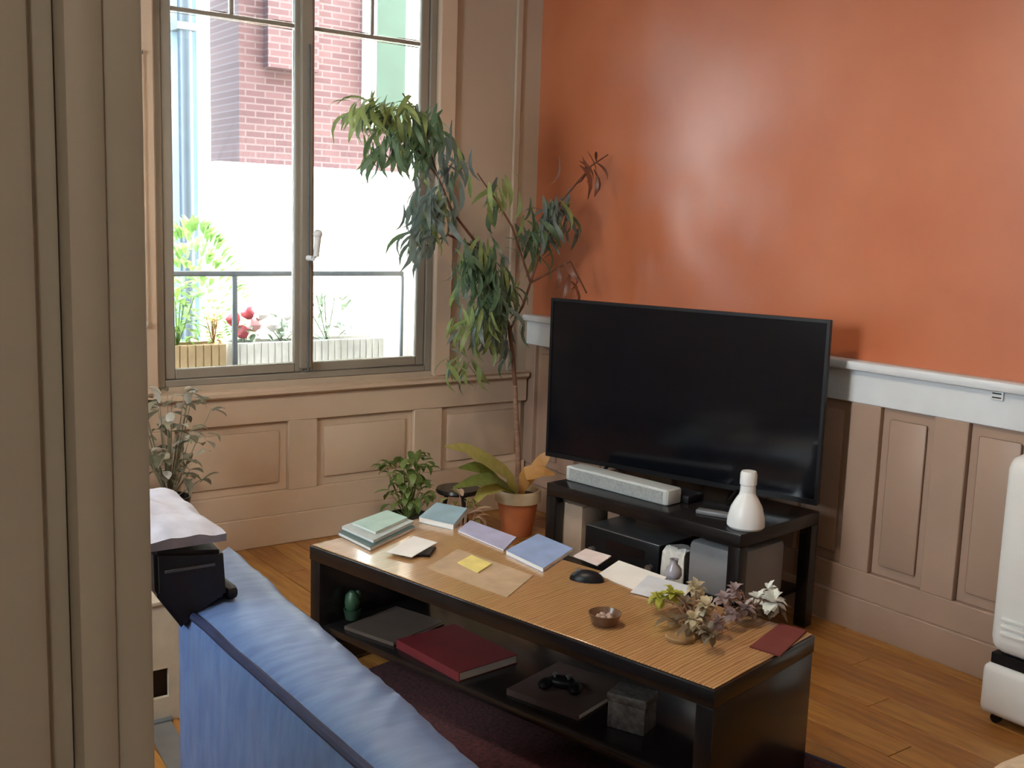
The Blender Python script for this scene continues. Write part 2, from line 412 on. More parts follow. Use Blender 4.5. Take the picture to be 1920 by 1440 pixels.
box('paper_tray', (-wd * .36, .1505, .01), (wd * .36, .17, .035), 'bezel', o, .004); box('control_panel', (-wd * .3, .02, h), (wd * .3, .11, h + .006), 'bezel', o, .002)
# white towel hanging over the shelf edge
a, b = st_local(1243, 1000, SD / 2 - .055), st_local(1283, 1000, SD / 2 - .055)
bm = bmesh.new(); cols = 9; prof = [(.12, .155), (.03, .16), (.012, .158), (.004, .13), (.004, .05), (.006, .012)]
x0, x1 = min(a.x, b.x), max(a.x, b.x)
prof = [(-.10, .152), (-.10, .30), (-.02, .31), (-.005, .295), (.0, .22), (.0, .156)]
grid = [[bm.verts.new((x0 + (x1 - x0) * i / (cols - 1), .20 + py + .008 * math.sin(i * 2.1 + j), pz + .004 * math.sin(i * 1.3))) for i in range(cols)] for j, (py, pz) in enumerate(prof)]
for r0, r1 in zip(grid, grid[1:]):
    for i in range(cols - 1): bm.faces.new((r0[i], r0[i + 1], r1[i + 1], r1[i]))
o = add('towel', bm, mat('white_towel', (.72, .71, .68), .9, .08, 60, .3), None, True); o.matrix_world = frame(sc, A_ST)
md = o.modifiers.new('thick', 'SOLIDIFY'); md.thickness = .006; md.offset = 0
tag(o, 'folded white towel stuffed upright between receiver and printer below the TV', 'towel')

# ================================================================== COFFEE TABLE
TZT = .42
N = atz(1340, 1302, TZT); Fa = atz(580, 1027, TZT)
ut = (Fa - N).normalized(); A_T = math.atan2(ut.y, ut.x); vt = Vector((-math.sin(A_T), math.cos(A_T), 0))   # vt points to the sofa
TL, TWD = (Fa - N).length, .51
tc = (N + Fa) / 2 - vt * TWD / 2; tc.z = 0
ct = empty('coffee_table', tc, A_T); tag(ct, 'long low coffee table with a wood top, black sides and an open shelf', 'coffee table')
box('table_top', (-TL / 2, -TWD / 2, TZT - .052), (TL / 2, TWD / 2, TZT - .004), 'black_brown', ct, .004)
box('wood_inlay', (-TL / 2 + .006, -TWD / 2 + .006, TZT - .004), (TL / 2 - .006, TWD / 2 - .006, TZT), 'table_wood', ct, .0015, 1)
for s in (-1, 1):
    x0, x1 = sorted((s * (TL / 2 - .002), s * (TL / 2 - .052)))
    box('end_panel', (x0, -TWD / 2 + .003, 0), (x1, TWD / 2 - .003, TZT - .052), 'black_brown', ct, .003)
box('shelf', (-TL / 2 + .052, -TWD / 2 + .01, .125), (TL / 2 - .052, TWD / 2 - .02, .15), 'black_brown', ct, .003)
def tl_world(x, y, z): return tc + ut * x + vt * y + Vector((0, 0, z))

# flat things given by their corners on the table
def sheet(name, pts, z, th, m, label, cat, bev=0, group=None, parent=None):
    ws = [atz(x, y, z) for x, y in pts]; c = sum(ws, Vector()) / len(ws)
    o = add(name, prism(bmesh.new(), [(p.x - c.x, p.y - c.y) for p in ws], 0, th, bev), m, None, bev > 0)
    o.location = (c.x, c.y, z)
    if parent: o.parent = parent; o.location = Vector((c.x, c.y, z)) - parent.location
    else: tag(o, label, cat, group)
    return o
def cm(n, c, **k): return mat(n, c, k.pop('rough', .45), k.pop('var', .12), k.pop('scale', 14), **k)
ZT = TZT + .0006
def magazine(pts, z, th, cover, label):
    ws = [atz(x, y, z) for x, y in pts]; c = sum(ws, Vector()) / 4
    o = empty('magazine', c); tag(o, label, 'magazine')
    pl = [(p.x - c.x, p.y - c.y) for p in ws]
    add('pages', prism(bmesh.new(), [(x * .985, y * .985) for x, y in pl], .0008, th - .0008), 'paper', o)
    bm = bmesh.new(); prism(bm, pl, 0, .0008); prism(bm, pl, th - .0008, th); add('cover', bm, cover, o)
magazine([(634, 1010), (725, 975), (778, 999), (694, 1040)], ZT, .012, cm('dark_teal_cover', (.05, .10, .10)), 'dark teal magazine at the bottom of the pile near the table end')
magazine([(640, 998), (722, 968), (776, 988), (700, 1025)], ZT + .0124, .010, cm('grey_cover', (.42, .47, .46)), 'pale grey magazine in the middle of the pile near the table end')
magazine([(660, 990), (726, 966), (764, 980), (704, 1008)], ZT + .0228, .008, cm('mint_cover', (.38, .56, .50)), 'mint green magazine on top of the pile near the table end')
magazine([(785, 985), (818, 957), (876, 968), (850, 1000)], ZT, .020, cm('sky_cover', (.30, .46, .55)), 'sky blue magazine by the back edge of the coffee table')
magazine([(858, 1003), (882, 984), (968, 1016), (944, 1040)], ZT, .006, cm('lavender_cover', (.42, .42, .60)), 'lavender booklet lying between the two blue magazines')
magazine([(948, 1046), (1008, 1014), (1074, 1042), (1018, 1080)], ZT, .014, cm('periwinkle_cover', (.28, .38, .62)), 'periwinkle blue notebook in the middle of the coffee table')
sheet('phone', [(752, 1050), (768, 1038), (818, 1036), (806, 1052)], ZT, .009, 'screen', 'black phone half covered by a white envelope on the coffee table', 'phone', .002)
sheet('envelope', [(724, 1042), (776, 1012), (820, 1024), (772, 1052)], ZT + .0096, .002, 'paper', 'white envelope lying over a black phone on the coffee table', 'envelope')
sheet('sticky_note', [(858, 1064), (884, 1050), (922, 1066), (896, 1083)], ZT, .004, cm('yellow_paper', (.72, .60, .20)), 'pad of yellow sticky notes on the wood table top', 'note pad')
sheet('letter', [(1075, 1050), (1098, 1036), (1146, 1050), (1120, 1068)], ZT, .003, cm('pinkish_paper', (.72, .62, .60)), 'pinkish white letter by the back edge of the coffee table', 'letter')
sheet('printed_sheet', [(1120, 1085), (1160, 1058), (1250, 1090), (1210, 1122)], ZT, .002, 'paper', 'white printed sheet of paper next to the black computer mouse', 'paper')
sheet('printed_sheet', [(1182, 1118), (1215, 1086), (1300, 1108), (1270, 1140)], ZT + .0026, .002, cm('bluish_paper', (.62, .66, .72)), 'bluish white sheet of paper half under the dried flowers', 'paper')
sheet('place_mat', [(1405, 1222), (1462, 1178), (1512, 1192), (1462, 1240)], ZT, .004, cm('dark_red_felt', (.14, .025, .02), rough=.9), 'dark red felt mat on the corner of the coffee table', 'mat')
sheet('kraft_envelope', [(800, 1072), (858, 1036), (1000, 1086), (950, 1128)], ZT, .0015, cm('kraft_paper', (.42, .30, .19), rough=.7), 'large tan paper folder under the sticky notes', 'folder')
for o in bpy.data.objects:
    if o.name == 'sticky_note': o.location.z += .0021
# mouse
c = atz(1100, 1094, ZT); o = empty('computer_mouse', c, A_T + .5); tag(o, 'black computer mouse on the coffee table', 'mouse')
bm = bmesh.new(); blob(bm, (0, 0, .0), .05, (1.1, .66, .62), 16)
for v in bm.verts: v.co.z = max(v.co.z, 0)
add('shell', bm, 'bezel', o, True)
bm = bmesh.new(); tube(bm, [(.026, -.004, .0285), (.026, .004, .0285)], .006, 10); add('scroll_wheel', bm, MATS['grey_plastic'], o, True)
# small brown bowl
c = atz(1133, 1178, ZT); o = empty('bowl', c); tag(o, 'small brown clay bowl near the front edge of the coffee table', 'bowl')
bm = bmesh.new(); lathe(bm, [(0, 0), (.028, 0), (.036, .008), (.046, .034), (.043, .034), (.033, .012), (0, .008)]); add('body', bm, cm('brown_glaze', (.16, .085, .05), rough=.3), o, True)
bm = bmesh.new()
for i in range(5): blob(bm, (.016 * math.cos(i * 1.25), .016 * math.sin(i * 1.25), .018), .011, seg=8, jitter=.2)
add('contents', bm, cm('pale_pebble', (.36, .26, .22)), o, True)

# dried flowers lying on the near end of the table
def bouquet(name, c, heads, label, stem_m, leaf_m, nleaf, seed):
    rnd = random.Random(seed); o = empty(name, c); tag(o, label, 'dried flowers')
    root = Vector((0, 0, .012))
    for (hx, hy, m, r, petal) in heads:
        W = atz(hx, hy, ZT + r * 1.2 + .012) - c
        mid = (root + W) / 2 + Vector((0, 0, .025))
        s = add('stem', tube(bmesh.new(), [root, mid, W], [.0028, .0024, .002], 6), stem_m, o, True)
        bm = bmesh.new()
        for i in range(petal):
            d = Vector((rnd.gauss(0, 1), rnd.gauss(0, 1), rnd.gauss(.2, 1))).normalized()
            q = d.to_track_quat('X', 'Z').to_matrix().to_4x4()
            leaf_strip(bm, r * rnd.uniform(.9, 1.25), r * .7, rnd.uniform(.2, 1.0), 3, .3, Matrix.Translation(d * r * .1) @ q)
        for v in bm.verts: v.co.z = max(v.co.z, .004 - W.z)
        h = add('flower_head', bm, m, s, True); h.location = W
    bm = bmesh.new()
    for i in range(nleaf):
        a = rnd.uniform(0, 6.28)
        q = Matrix.Translation((rnd.uniform(-.05, .05), rnd.uniform(-.05, .05), rnd.uniform(.01, .04))) @ Vector((math.cos(a), math.sin(a), rnd.uniform(0, .5))).to_track_quat('X', 'Z').to_matrix().to_4x4()
        leaf_strip(bm, rnd.uniform(.04, .075), .02, rnd.uniform(.3, .9), 3, .3, q)
    for v in bm.verts: v.co.z = max(v.co.z, .003)
    lv = add('foliage', bm, leaf_m, o, True); lv['kind'] = 'stuff'
yg = leaf_mat('yellow_green_petal', (.34, .38, .05), (.50, .50, .10)); cr = leaf_mat('cream_petal', (.42, .36, .22), (.58, .52, .38))
mv = leaf_mat('mauve_petal', (.26, .19, .20), (.42, .34, .34)); wh = leaf_mat('white_petal', (.66, .70, .66), (.82, .84, .80)); dl = leaf_mat('dry_leaf', (.10, .075, .045), (.22, .17, .11))
bouquet('dried_bouquet', atz(1300, 1195, ZT), [(1235, 1128, yg, .030, 26), (1262, 1122, yg, .032, 28), (1285, 1140, dl, .026, 20), (1305, 1112, cr, .030, 24), (1322, 1145, cr, .034, 28), (1300, 1170, cr, .028, 22), (1345, 1175, mv, .026, 20), (1330, 1195, dl, .03, 20)], 'dried bouquet with yellow-green and cream heads on the wood table', 'twig', dl, 34, 3)
bouquet('flower_bunch', atz(1405, 1165, ZT), [(1358, 1132, mv, .030, 24), (1378, 1115, mv, .028, 24), (1395, 1150, mv, .028, 22), (1372, 1160, mv, .026, 20), (1420, 1130, wh, .026, 22), (1448, 1138, wh, .036, 30), (1440, 1112, wh, .026, 22)], 'bunch of mauve and white flowers at the end of the table', 'twig', dl, 22, 5)
c = atz(1275, 1206, ZT); o = add('wood_slice', lathe(bmesh.new(), [(0, 0), (.038, 0), (.04, .003), (.04, .009), (.038, .011), (0, .011)]), cm('pale_cut_wood', (.30, .18, .08)), None, True); o.location = c
tag(o, 'round slice of wood lying beside the dried bouquet', 'wood slice')
o = add('bud_vase', lathe(bmesh.new(), [(0, 0), (.02, 0), (.026, .01), (.024, .03), (.012, .045), (.012, .058), (.015, .06), (.009, .06), (.009, .02), (0, .02)], 18), cm('grey_glaze', (.30, .28, .31), rough=.25), None, True)
o.location = atz(1262, 1090, ZT + .0035); tag(o, 'small grey glazed bud vase standing on the loose papers', 'vase')

# things on the table shelf
def shelf_item(name, pts, z, th, m, label, cat, bev=.002):
    return sheet(name, pts, z, th, m, label, cat, bev)
ZS = .1505
def shelf_rect(name, lx0, lx1, ly0, ly1, z, th, m, label, cat, rot=0, bev=.002):
    cx, cy = (lx0 + lx1) / 2, (ly0 + ly1) / 2
    o = empty(name, tl_world(cx, cy, z), A_T + rot); tag(o, label, cat)
    a, b = (lx1 - lx0) / 2, (ly1 - ly0) / 2
    box('pages', (-a + .003, -b + .003, .002), (a - .003, b - .003, th - .002), 'paper', o)
    bm = bmesh.new(); bbox(bm, (-a, -b, 0), (a, b, .002)); bbox(bm, (-a, -b, th - .002), (a, b, th)); bbox(bm, (-a, b - .003, .002), (a, b, th - .002)); add('cover', bm, m, o)
    return o
shelf_rect('book', .08, .40, -.02, .21, ZS, .028, cm('burgundy_cover', (.15, .02, .025)), 'burgundy book lying on the coffee table shelf', 'book', -.12)
shelf_rect('newspaper', .44, .66, -.05, .20, ZS, .012, cm('newsprint', (.10, .075, .06)), 'brownish newspaper on the coffee table shelf near the far end', 'newspaper', .1)
shelf_rect('catalogue', -.30, -.05, -.08, .18, ZS, .018, cm('brown_cover', (.09, .06, .055)), 'dark brown catalogue in the middle of the coffee table shelf', 'catalogue', .08)
o = empty('game_controller', tl_world(-.17, .07, ZS + .0188), A_T + .4); tag(o, 'small black game controller lying on the catalogue on the shelf', 'controller')
bm = bmesh.new(); blob(bm, (0, 0, .019), .04, (1.2, .7, .45), 12); blob(bm, (-.045, .025, .016), .026, (.8, 1.2, .6), 10); blob(bm, (.045, .025, .016), .026, (.8, 1.2, .6), 10); add('shell', bm, 'bezel', o, True)
for s in (-.02, .02): add('thumb_stick', lathe(bmesh.new(), [(0, 0), (.004, 0), (.004, .006), (.008, .008), (.008, .012), (0, .013)], 12, (s, .01, .034)), MATS['grey_plastic'], o, True)
o = empty('trinket_box', tl_world(-.43, .09, ZS), A_T + .2); tag(o, 'small grey patterned box on the shelf near the table end', 'box')
gp = cm('grey_pattern', (.12, .11, .10), var=.6, scale=60)
box('body', (-.055, -.04, 0), (.055, .04, .075), gp, o, .004); box('lid', (-.058, -.043, .0752), (.058, .043, .1), gp, o, .005)
o = empty('toy_cactus', tl_world(.68, .15, ZS + .0125)); tag(o, 'small dark green cactus ornament on the shelf by the far end panel', 'ornament')
add('pot', lathe(bmesh.new(), [(0, 0), (.022, 0), (.03, .035), (.026, .035), (.024, .028), (0, .028)], 16), cm('dark_green_pot', (.02, .05, .03)), o, True)
bm = bmesh.new(); blob(bm, (0, 0, .06), .026, (1, 1, 1.5), 10, .1); blob(bm, (.02, 0, .08), .011, (1, 1, 1.5), 8); add('cactus', bm, cm('cactus_green', (.035, .09, .045)), o, True)

# ---- rug
RL = [tl_world(-1.0, .48, 0), tl_world(-1.0, -.40, 0), tl_world(.62, -.40, 0), tl_world(.62, .48, 0)]
o = empty('rug', tc, A_T); tag(o, 'dark burgundy rug under the coffee table', 'rug')
box('pile', (-.98, -.40, 0.001), (.62, .46, .011), cm('burgundy_pile', (.05, .012, .015), rough=1, var=.5, scale=70, bump=.6), o, .004)
bm = bmesh.new()
for i in range(90):
    y = -.395 + i * .85 / 89
    bbox(bm, (-1.02, y - .002, .001), (-.98, y + .002, .006))
fr_ = add('fringe', bm, cm('mauve_fringe', (.22, .11, .13), rough=1), o); fr_['kind'] = 'stuff'
for s in (-.40, .445): box('border', (-.98, s, .0112), (.62, s + .015, .0122), 'navy', o)
bpy.data.objects['coffee_table'].location.z = 0.0115
LIFT = .0115

# ================================================================== SOFA
so = empty('sofa', (.9, 1.55, 0)); tag(so, 'blue fabric sofa seen from behind, facing the coffee table', 'sofa')
SO = Vector((.9, 1.55, 0)); SY0, ZS_ = .72, .72
def sx_shift(x, y):
    s = min(1, max(0, (x - .69) / .19)); l = .02; r = -.034 + .08 * (y - 1.2)
    return l * (1 - s) + r * s
def yend(x): return 2.07 + max(0, min(1, (x - .68) / .20)) * .33
prof = [(.69, .06), (.685, .2), (.683, .35), (.683, .5), (.684, .6), (.686, .66), (.689, .695), (.696, .712), (.715, .720), (.76, .726), (.80, .727), (.84, .725), (.872, .720), (.888, .706), (.897, .66), (.91, .5), (.92, .40), (.92, .06)]
NY = 150; bm = bmesh.new(); G = []
for j in range(NY + 1):
    t = j / NY; rowv = []
    for (x, z) in prof:
        y = SY0 + t * (yend(x) - SY0)
        wr_ = .0028 * noise.noise(Vector((x * 5, y * 26 + x * 30, z * 6))) + .003 * noise.noise(Vector((x * 3 + 9, y * 7, z * 9)))
        rowv.append(bm.verts.new(Vector((x + sx_shift(x, y) + wr_, y, z + wr_ * (z > .6))) - SO))
    G.append(rowv)
for a, b in zip(G, G[1:]):
    for i in range(len(prof) - 1): bm.faces.new((a[i], a[i + 1], b[i + 1], b[i]))
bm.faces.new(G[0]); bm.faces.new(G[-1][::-1])
add('backrest', bm, 'sofa', so, True)
pp = []
for j in range(0, 41):
    y = SY0 + j / 40 * (2.08 - SY0); x = .6985
    pp.append(Vector((x + sx_shift(x, y) - .004, y, .708 + .004 * noise.noise(Vector((0, y * 8, 0))))) - SO)
add('piping', tube(bmesh.new(), pp, .009, 8), 'navy', so, True)
for y0, y1 in ((.86, 1.52), (1.525, 2.18)): box('seat_cushion', (.03, y0 - 1.55, .26), (.29, y1 - 1.55, .40), 'sofa', so, .04, 3)
box('base', (.022, SY0 + .01 - 1.55, .06), (.27, 2.3 - 1.55, .258), 'sofa', so, .015)
for y0 in (.73, 2.19): box('arm', (.03, y0 - 1.55, .26), (.20, y0 + .12 - 1.55, .43), 'sofa', so, .03, 3)
for x in (-.15, .22):
    for y in (-.78, .34): box('leg', (x - .02, y - .02, 0), (x + .02, y + .02, .06), 'black_brown', so)
# black padded bag with pale throw on the far end of the sofa back
YBG = 2.02
poly = [(289, 1036), (420, 1032), (426, 1088), (452, 1098), (450, 1124), (388, 1128), (346, 1184), (292, 1118)]
pw = [aty(x, y, YBG) for x, y in poly]; cb = sum(pw, Vector()) / len(pw)
bagm = cm('black_nylon', (.014, .013, .015), rough=.55, scale=40, bump=.1)
og = empty('bag', (cb.x, YBG, min(p.z for p in pw))); tag(og, 'black padded bag resting on the far end of the sofa back', 'bag')
OG = og.location.copy()
main = pw[:2] + [Vector((pw[2].x, YBG, pw[5].z)), pw[5], pw[6], pw[7]]
bm = bmesh.new(); lo = [bm.verts.new(p - OG) for p in main]; hi = [bm.verts.new(p - OG + Vector((.03, .34, .0))) for p in main]
fs = [bm.faces.new(lo[::-1]), bm.faces.new(hi)] + [bm.faces.new((lo[i], lo[(i + 1) % 6], hi[(i + 1) % 6], hi[i])) for i in range(6)]
bmesh.ops.bevel(bm, geom=bm.edges[:], offset=.008, segments=2, affect='EDGES'); add('body', bm, bagm, og, True)
b0, b1 = pw[2], pw[4]
bm = bmesh.new(); bbox(bm, (b0.x - OG.x, .0, b1.z - OG.z), (b1.x - OG.x, .12, pw[3].z - OG.z), .012); add('side_pocket', bm, bagm, og, True)
bm = bmesh.new(); bbox(bm, (pw[0].x - OG.x + .02, -.004, pw[0].z - OG.z - .045), (pw[1].x - OG.x - .02, .002, pw[0].z - OG.z - .04)); add('zip', bm, MATS['grey_plastic'], og)
# throw
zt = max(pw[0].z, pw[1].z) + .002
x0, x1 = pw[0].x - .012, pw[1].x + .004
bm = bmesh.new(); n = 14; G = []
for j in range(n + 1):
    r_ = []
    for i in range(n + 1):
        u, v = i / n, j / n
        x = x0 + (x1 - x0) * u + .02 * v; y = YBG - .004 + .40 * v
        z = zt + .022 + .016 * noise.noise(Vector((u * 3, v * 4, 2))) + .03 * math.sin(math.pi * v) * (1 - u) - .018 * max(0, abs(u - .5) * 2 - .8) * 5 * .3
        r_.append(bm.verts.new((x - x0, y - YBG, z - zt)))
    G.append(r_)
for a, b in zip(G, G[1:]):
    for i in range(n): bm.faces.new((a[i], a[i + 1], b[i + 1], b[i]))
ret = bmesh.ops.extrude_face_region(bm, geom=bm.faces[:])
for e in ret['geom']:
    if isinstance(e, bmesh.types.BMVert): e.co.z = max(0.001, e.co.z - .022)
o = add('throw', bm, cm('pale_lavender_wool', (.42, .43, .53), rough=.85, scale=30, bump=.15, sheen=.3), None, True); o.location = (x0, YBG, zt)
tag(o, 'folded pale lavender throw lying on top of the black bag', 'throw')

# ---- beige box with square hole on the floor behind the sofa
bc = atz(310, 1352, 0)
o = empty('storage_box', (bc.x, bc.y, 0), 0); tag(o, 'beige storage box with a square dark hand hole, standing on the floor', 'box')
bm = bmesh.new(); hx0, hx1, hz0, hz1 = -.045, .012, .075, .165
X0, X1, Hh = -.22, .047, .36
for a, b in (((X0, 0, 0), (hx0, .015, Hh)), ((hx1, 0, 0), (X1, .015, Hh)), ((hx0, 0, 0), (hx1, .015, hz0)), ((hx0, 0, hz1), (hx1, .015, Hh)),
             ((X0, .015, 0), (X0 + .015, .3, Hh)), ((X1 - .015, .015, 0), (X1, .3, Hh)), ((X0 + .015, .285, 0), (X1 - .015, .3, Hh)), ((X0 + .015, .015, 0), (X1 - .015, .285, .015))): bbox(bm, a, b)
add('body', bm, cm('beige_board', (.52, .46, .36), rough=.7), o)
box('lid', (X0 - .004, -.004, Hh + .0005), (X1 + .004, .304, Hh + .015), MATS['beige_board'], o, .003)
box('inner_tray', (X0 + .02, .03, .016), (X1 - .02, .27, .2), mat('dark_brown_board', (.03, .014, .006), .8), o)
# grey strap on the floor
o = empty('floor_strap', (0, 0, 0))
p = [atz(296, 1352, .006), atz(318, 1395, .006), atz(345, 1445, .006), atz(372, 1500, .006)]
OB = p[0].copy(); OB.z = 0; o.location = OB
bm = bmesh.new()
side = Vector((.035, -.012, 0))
vv = [(bm.verts.new(q - OB - side), bm.verts.new(q - OB + side)) for q in p]
for a, b in zip(vv, vv[1:]): bm.faces.new((a[0], a[1], b[1], b[0]))
r = bmesh.ops.extrude_face_region(bm, geom=bm.faces[:])
for e in r['geom']:
    if isinstance(e, bmesh.types.BMVert): e.co.z -= .005
add('webbing', bm, cm('grey_webbing', (.14, .135, .125), rough=.8), o)
box('buckle', (-.04, -.02, .001), (.04, .02, .012), 'iron', o, .003)
tag(o, 'flat grey strap lying on the floor behind the sofa', 'strap')

# ================================================================== PLANTS
# ---- ficus in the corner
PC = Vector((3.07, 4.10, 0))
pot = empty('terracotta_pot', PC); tag(pot, 'terracotta pot with a pale rim under the tall tree in the corner', 'pot')
PH = .225
add('pot_body', lathe(bmesh.new(), [(0, 0), (.068, 0), (.072, .005), (.100, .165), (.100, .17), (.094, .17), (.088, .15), (0, .15)], 32), 'terracotta', pot, True)
add('rim', lathe(bmesh.new(), [(.1002, .165), (.112, .168), (.113, .215), (.108, PH), (.098, PH), (.0945, .171)], 32), cm('rim_highlight_clay', (.66, .52, .34), rough=.7), pot, True)  # pale rim colour stands in for the bright highlight on the pot
add('soil', lathe(bmesh.new(), [(0, .2), (.095, .196)], 24), 'soil', pot, True)
tree = empty('ficus_tree', PC + Vector((0, 0, .2))); tag(tree, 'tall indoor tree with long drooping narrow leaves in the corner by the window', 'potted tree')
TP = tree.location.copy()
def tw(px_, py_, Y): return aty(px_, py_, Y) - TP
fork = tw(966, 722, 4.08)
trunk = add('trunk', tube(bmesh.new(), [Vector((0, 0, 0)), tw(972, 850, 4.10), tw(968, 780, 4.09), fork], [.016, .014, .012, .011], 10), 'bark', tree, True)
clusters = [
 # px, py, Y, spread px x, spread px y, n, material weights, direction bias (x,z)
 (720, 215, 3.92, 48, 22, 56, 'y', (-.55, -.55)), (790, 250, 3.96, 40, 40, 58, 'm', (-.1, -.9)), (728, 280, 3.90, 34, 25, 22, 'm', (-.4, -.9)),
 (835, 300, 4.05, 28, 40, 22, 'd', (.2, -.8)), (815, 390, 4.0, 30, 38, 52, 'd', (-.35, -.9)), (790, 450, 3.95, 20, 22, 18, 'd', (-.7, -.7)),
 (895, 500, 4.05, 45, 36, 64, 'm', (.0, -1)), (925, 560, 4.08, 42, 44, 60, 'm', (.0, -1)), (895, 610, 4.05, 36, 30, 26, 'y', (-.3, -.9)), (930, 640, 4.08, 22, 30, 18, 'd', (0, -1)),
 (1040, 405, 4.02, 30, 34, 30, 'd', (.1, -.7)), (1000, 450, 4.05, 34, 30, 20, 'm', (.3, -.6)), (930, 370, 4.06, 32, 38, 12, 'y', (0, -1)),
 (1100, 310, 3.95, 30, 22, 9, 't', (.5, -.6)), (1130, 330, 3.95, 25, 20, 6, 't', (.5, -.5)), (1085, 520, 4.0, 22, 25, 7, 't', (.3, -.8)), (860, 690, 4.1, 30, 14, 10, 'y', (-.4, -.8)),
]
brn = []
hub1, hub2, hub3 = tw(955, 620, 4.10), tw(905, 470, 4.08), tw(995, 530, 4.06)
for pts, rd in (([fork, tw(962, 670, 4.10), hub1], [.011, .010, .009]), ([hub1, tw(935, 540, 4.10), hub2], [.009, .008, .007]), ([hub1, tw(980, 575, 4.08), hub3], [.008, .007, .006]),
                ([hub2, tw(850, 400, 4.05), tw(820, 330, 4.02), tw(790, 225, 3.97), tw(755, 175, 3.94)], [.007, .006, .005, .004, .003]), ([tw(820, 330, 4.02), tw(760, 250, 3.95), tw(715, 215, 3.92)], [.005, .004, .003]),
                ([hub3, tw(960, 425, 4.05), tw(930, 375, 4.06), tw(895, 325, 4.06)], [.006, .005, .004, .003]), ([hub3, tw(1020, 450, 4.04), tw(1050, 380, 4.0), tw(1110, 310, 3.96), tw(1140, 290, 3.95)], [.006, .005, .005, .004, .003]),
                ([hub3, tw(1070, 490, 4.02), tw(1100, 550, 4.0)], [.006, .005, .004]), ([hub2, tw(840, 440, 4.02), tw(800, 460, 3.97)], [.006, .005, .003])):
    add('branch', tube(bmesh.new(), pts, rd, 7), 'twig', tree, True)
lm = {}
for key, m in (('m', 'leaf'), ('y', 'leaf_y'), ('d', 'leaf_d'), ('t', cm('dry_red_leaf', (.16, .055, .03)))):
    for q in range(3):
        bm = leaf_strip(bmesh.new(), .15, .022 + .003 * q, .5 + .35 * q, 5, .2)
        o = add('leaf', bm, m, None, True); lm[key, q] = o.data; bpy.data.objects.remove(o)
nleaf = 0; rest = []
leaf_list = []
rnd = random.Random(11)
for (cx, cy, Y, sx, sy, n, mk, (dx, dz)) in clusters:
    for i in range(int(n * 1.7)): leaf_list.append((cx + rnd.gauss(0, sx * .6), cy + rnd.gauss(0, sy * .6) - 14, Y + rnd.gauss(0, .045), mk, dx, dz))
rnd.shuffle(leaf_list)
for (cx, cy, Y, mk, dx, dz) in leaf_list:
    P_ = tw(cx, cy, Y)
    key = mk if rnd.random() < .7 else rnd.choice('mdy') if mk != 't' else 't'
    d = Vector((dx + rnd.gauss(0, .45), rnd.gauss(-.1, .45), dz + rnd.gauss(0, .35))).normalized()
    mtx = Matrix.Translation(P_) @ d.to_track_quat('X', 'Z').to_matrix().to_4x4() @ Matrix.Rotation(rnd.uniform(-.9, .9), 4, 'X') @ Matrix.Scale(rnd.uniform(.6, 1.15), 4)
    wpos = mtx @ Vector((.15, 0, 0)) + TP
    if wpos.y > 4.50 or wpos.x > 3.38: continue
    if nleaf < 295:
        o = bpy.data.objects.new('leaf', lm[key, rnd.randrange(3)]); C.objects.link(o); o.parent = tree; o.matrix_local = mtx; nleaf += 1
    else: rest.append((key, mtx))
for key in 'mydt':
    bm = bmesh.new(); cnt = 0
    for kk, mtx in rest:
        if kk == key: leaf_strip(bm, .15, .024, .8, 5, .2, mtx); cnt += 1
    if cnt:
        o = add('foliage', bm, lm[key, 0].materials[0], tree, True); o['kind'] = 'stuff'

# ---- strap-leaved plant beside the tree, in its own pot
P2 = Vector((2.98, 3.98, 0))
def strap_leaf(parent, base, pts, W, m):
    bm = bmesh.new(); rows = []
    ctrl = [base] + pts
    for i in range(13):
        t = i / 12 * (len(ctrl) - 1); k_ = min(int(t), len(ctrl) - 2); u = t - k_
        p = ctrl[k_].lerp(ctrl[k_ + 1], u); q = ctrl[k_ + 1] - ctrl[k_]
        s = q.cross(Vector((-.45, -.6, .66))).normalized() * W * .5 * max(.15, math.sin(math.pi * (i / 12 * .85 + .12)))
        rows.append([bm.verts.new(p - s + Vector((0, 0, .3)) * s.length), bm.verts.new(p), bm.verts.new(p + s + Vector((0, 0, .3)) * s.length)])
    for a, b in zip(rows, rows[1:]):
        for k_ in range(2): bm.faces.new((a[k_], a[k_ + 1], b[k_ + 1], b[k_]))
    o = add('leaf', bm, m, parent, True); return o
bro = empty('strap_leaf_plant', PC + Vector((.0, -.0, .2))); tag(bro, 'yellow-green plant with broad strap leaves arching from the terracotta pot', 'houseplant')
BP = bro.location.copy()
ylf = leaf_mat('lime_strap_leaf', (.42, .44, .10), (.62, .60, .22)); glf = leaf_mat('green_strap_leaf', (.12, .20, .04), (.26, .32, .08)); olf = leaf_mat('orange_strap_leaf', (.55, .26, .08), (.70, .40, .14))
def bl(px_, py_, Y): return aty(px_, py_, Y) - BP
base = Vector((-.03, -.03, .01))
strap_leaf(bro, base, [bl(950, 890, 4.02), bl(905, 862, 3.98), bl(868, 843, 3.95), bl(834, 838, 3.92)], .085, ylf)
strap_leaf(bro, base, [bl(930, 905, 4.0), bl(895, 880, 3.96), bl(860, 878, 3.94)], .08, glf)
strap_leaf(bro, base + Vector((.02, 0, 0)), [bl(1000, 888, 4.0), bl(1020, 862, 3.96), bl(1034, 846, 3.94)], .065, olf)
strap_leaf(bro, base + Vector((.01, -.02, 0)), [bl(985, 892, 3.96), bl(1015, 886, 3.92), bl(1040, 890, 3.9)], .075, olf)
strap_leaf(bro, base, [bl(935, 915, 3.95), bl(905, 925, 3.92), bl(885, 950, 3.9)], .06, ylf)
strap_leaf(bro, base, [bl(925, 900, 3.93), bl(890, 905, 3.90), bl(850, 915, 3.88)], .07, glf)

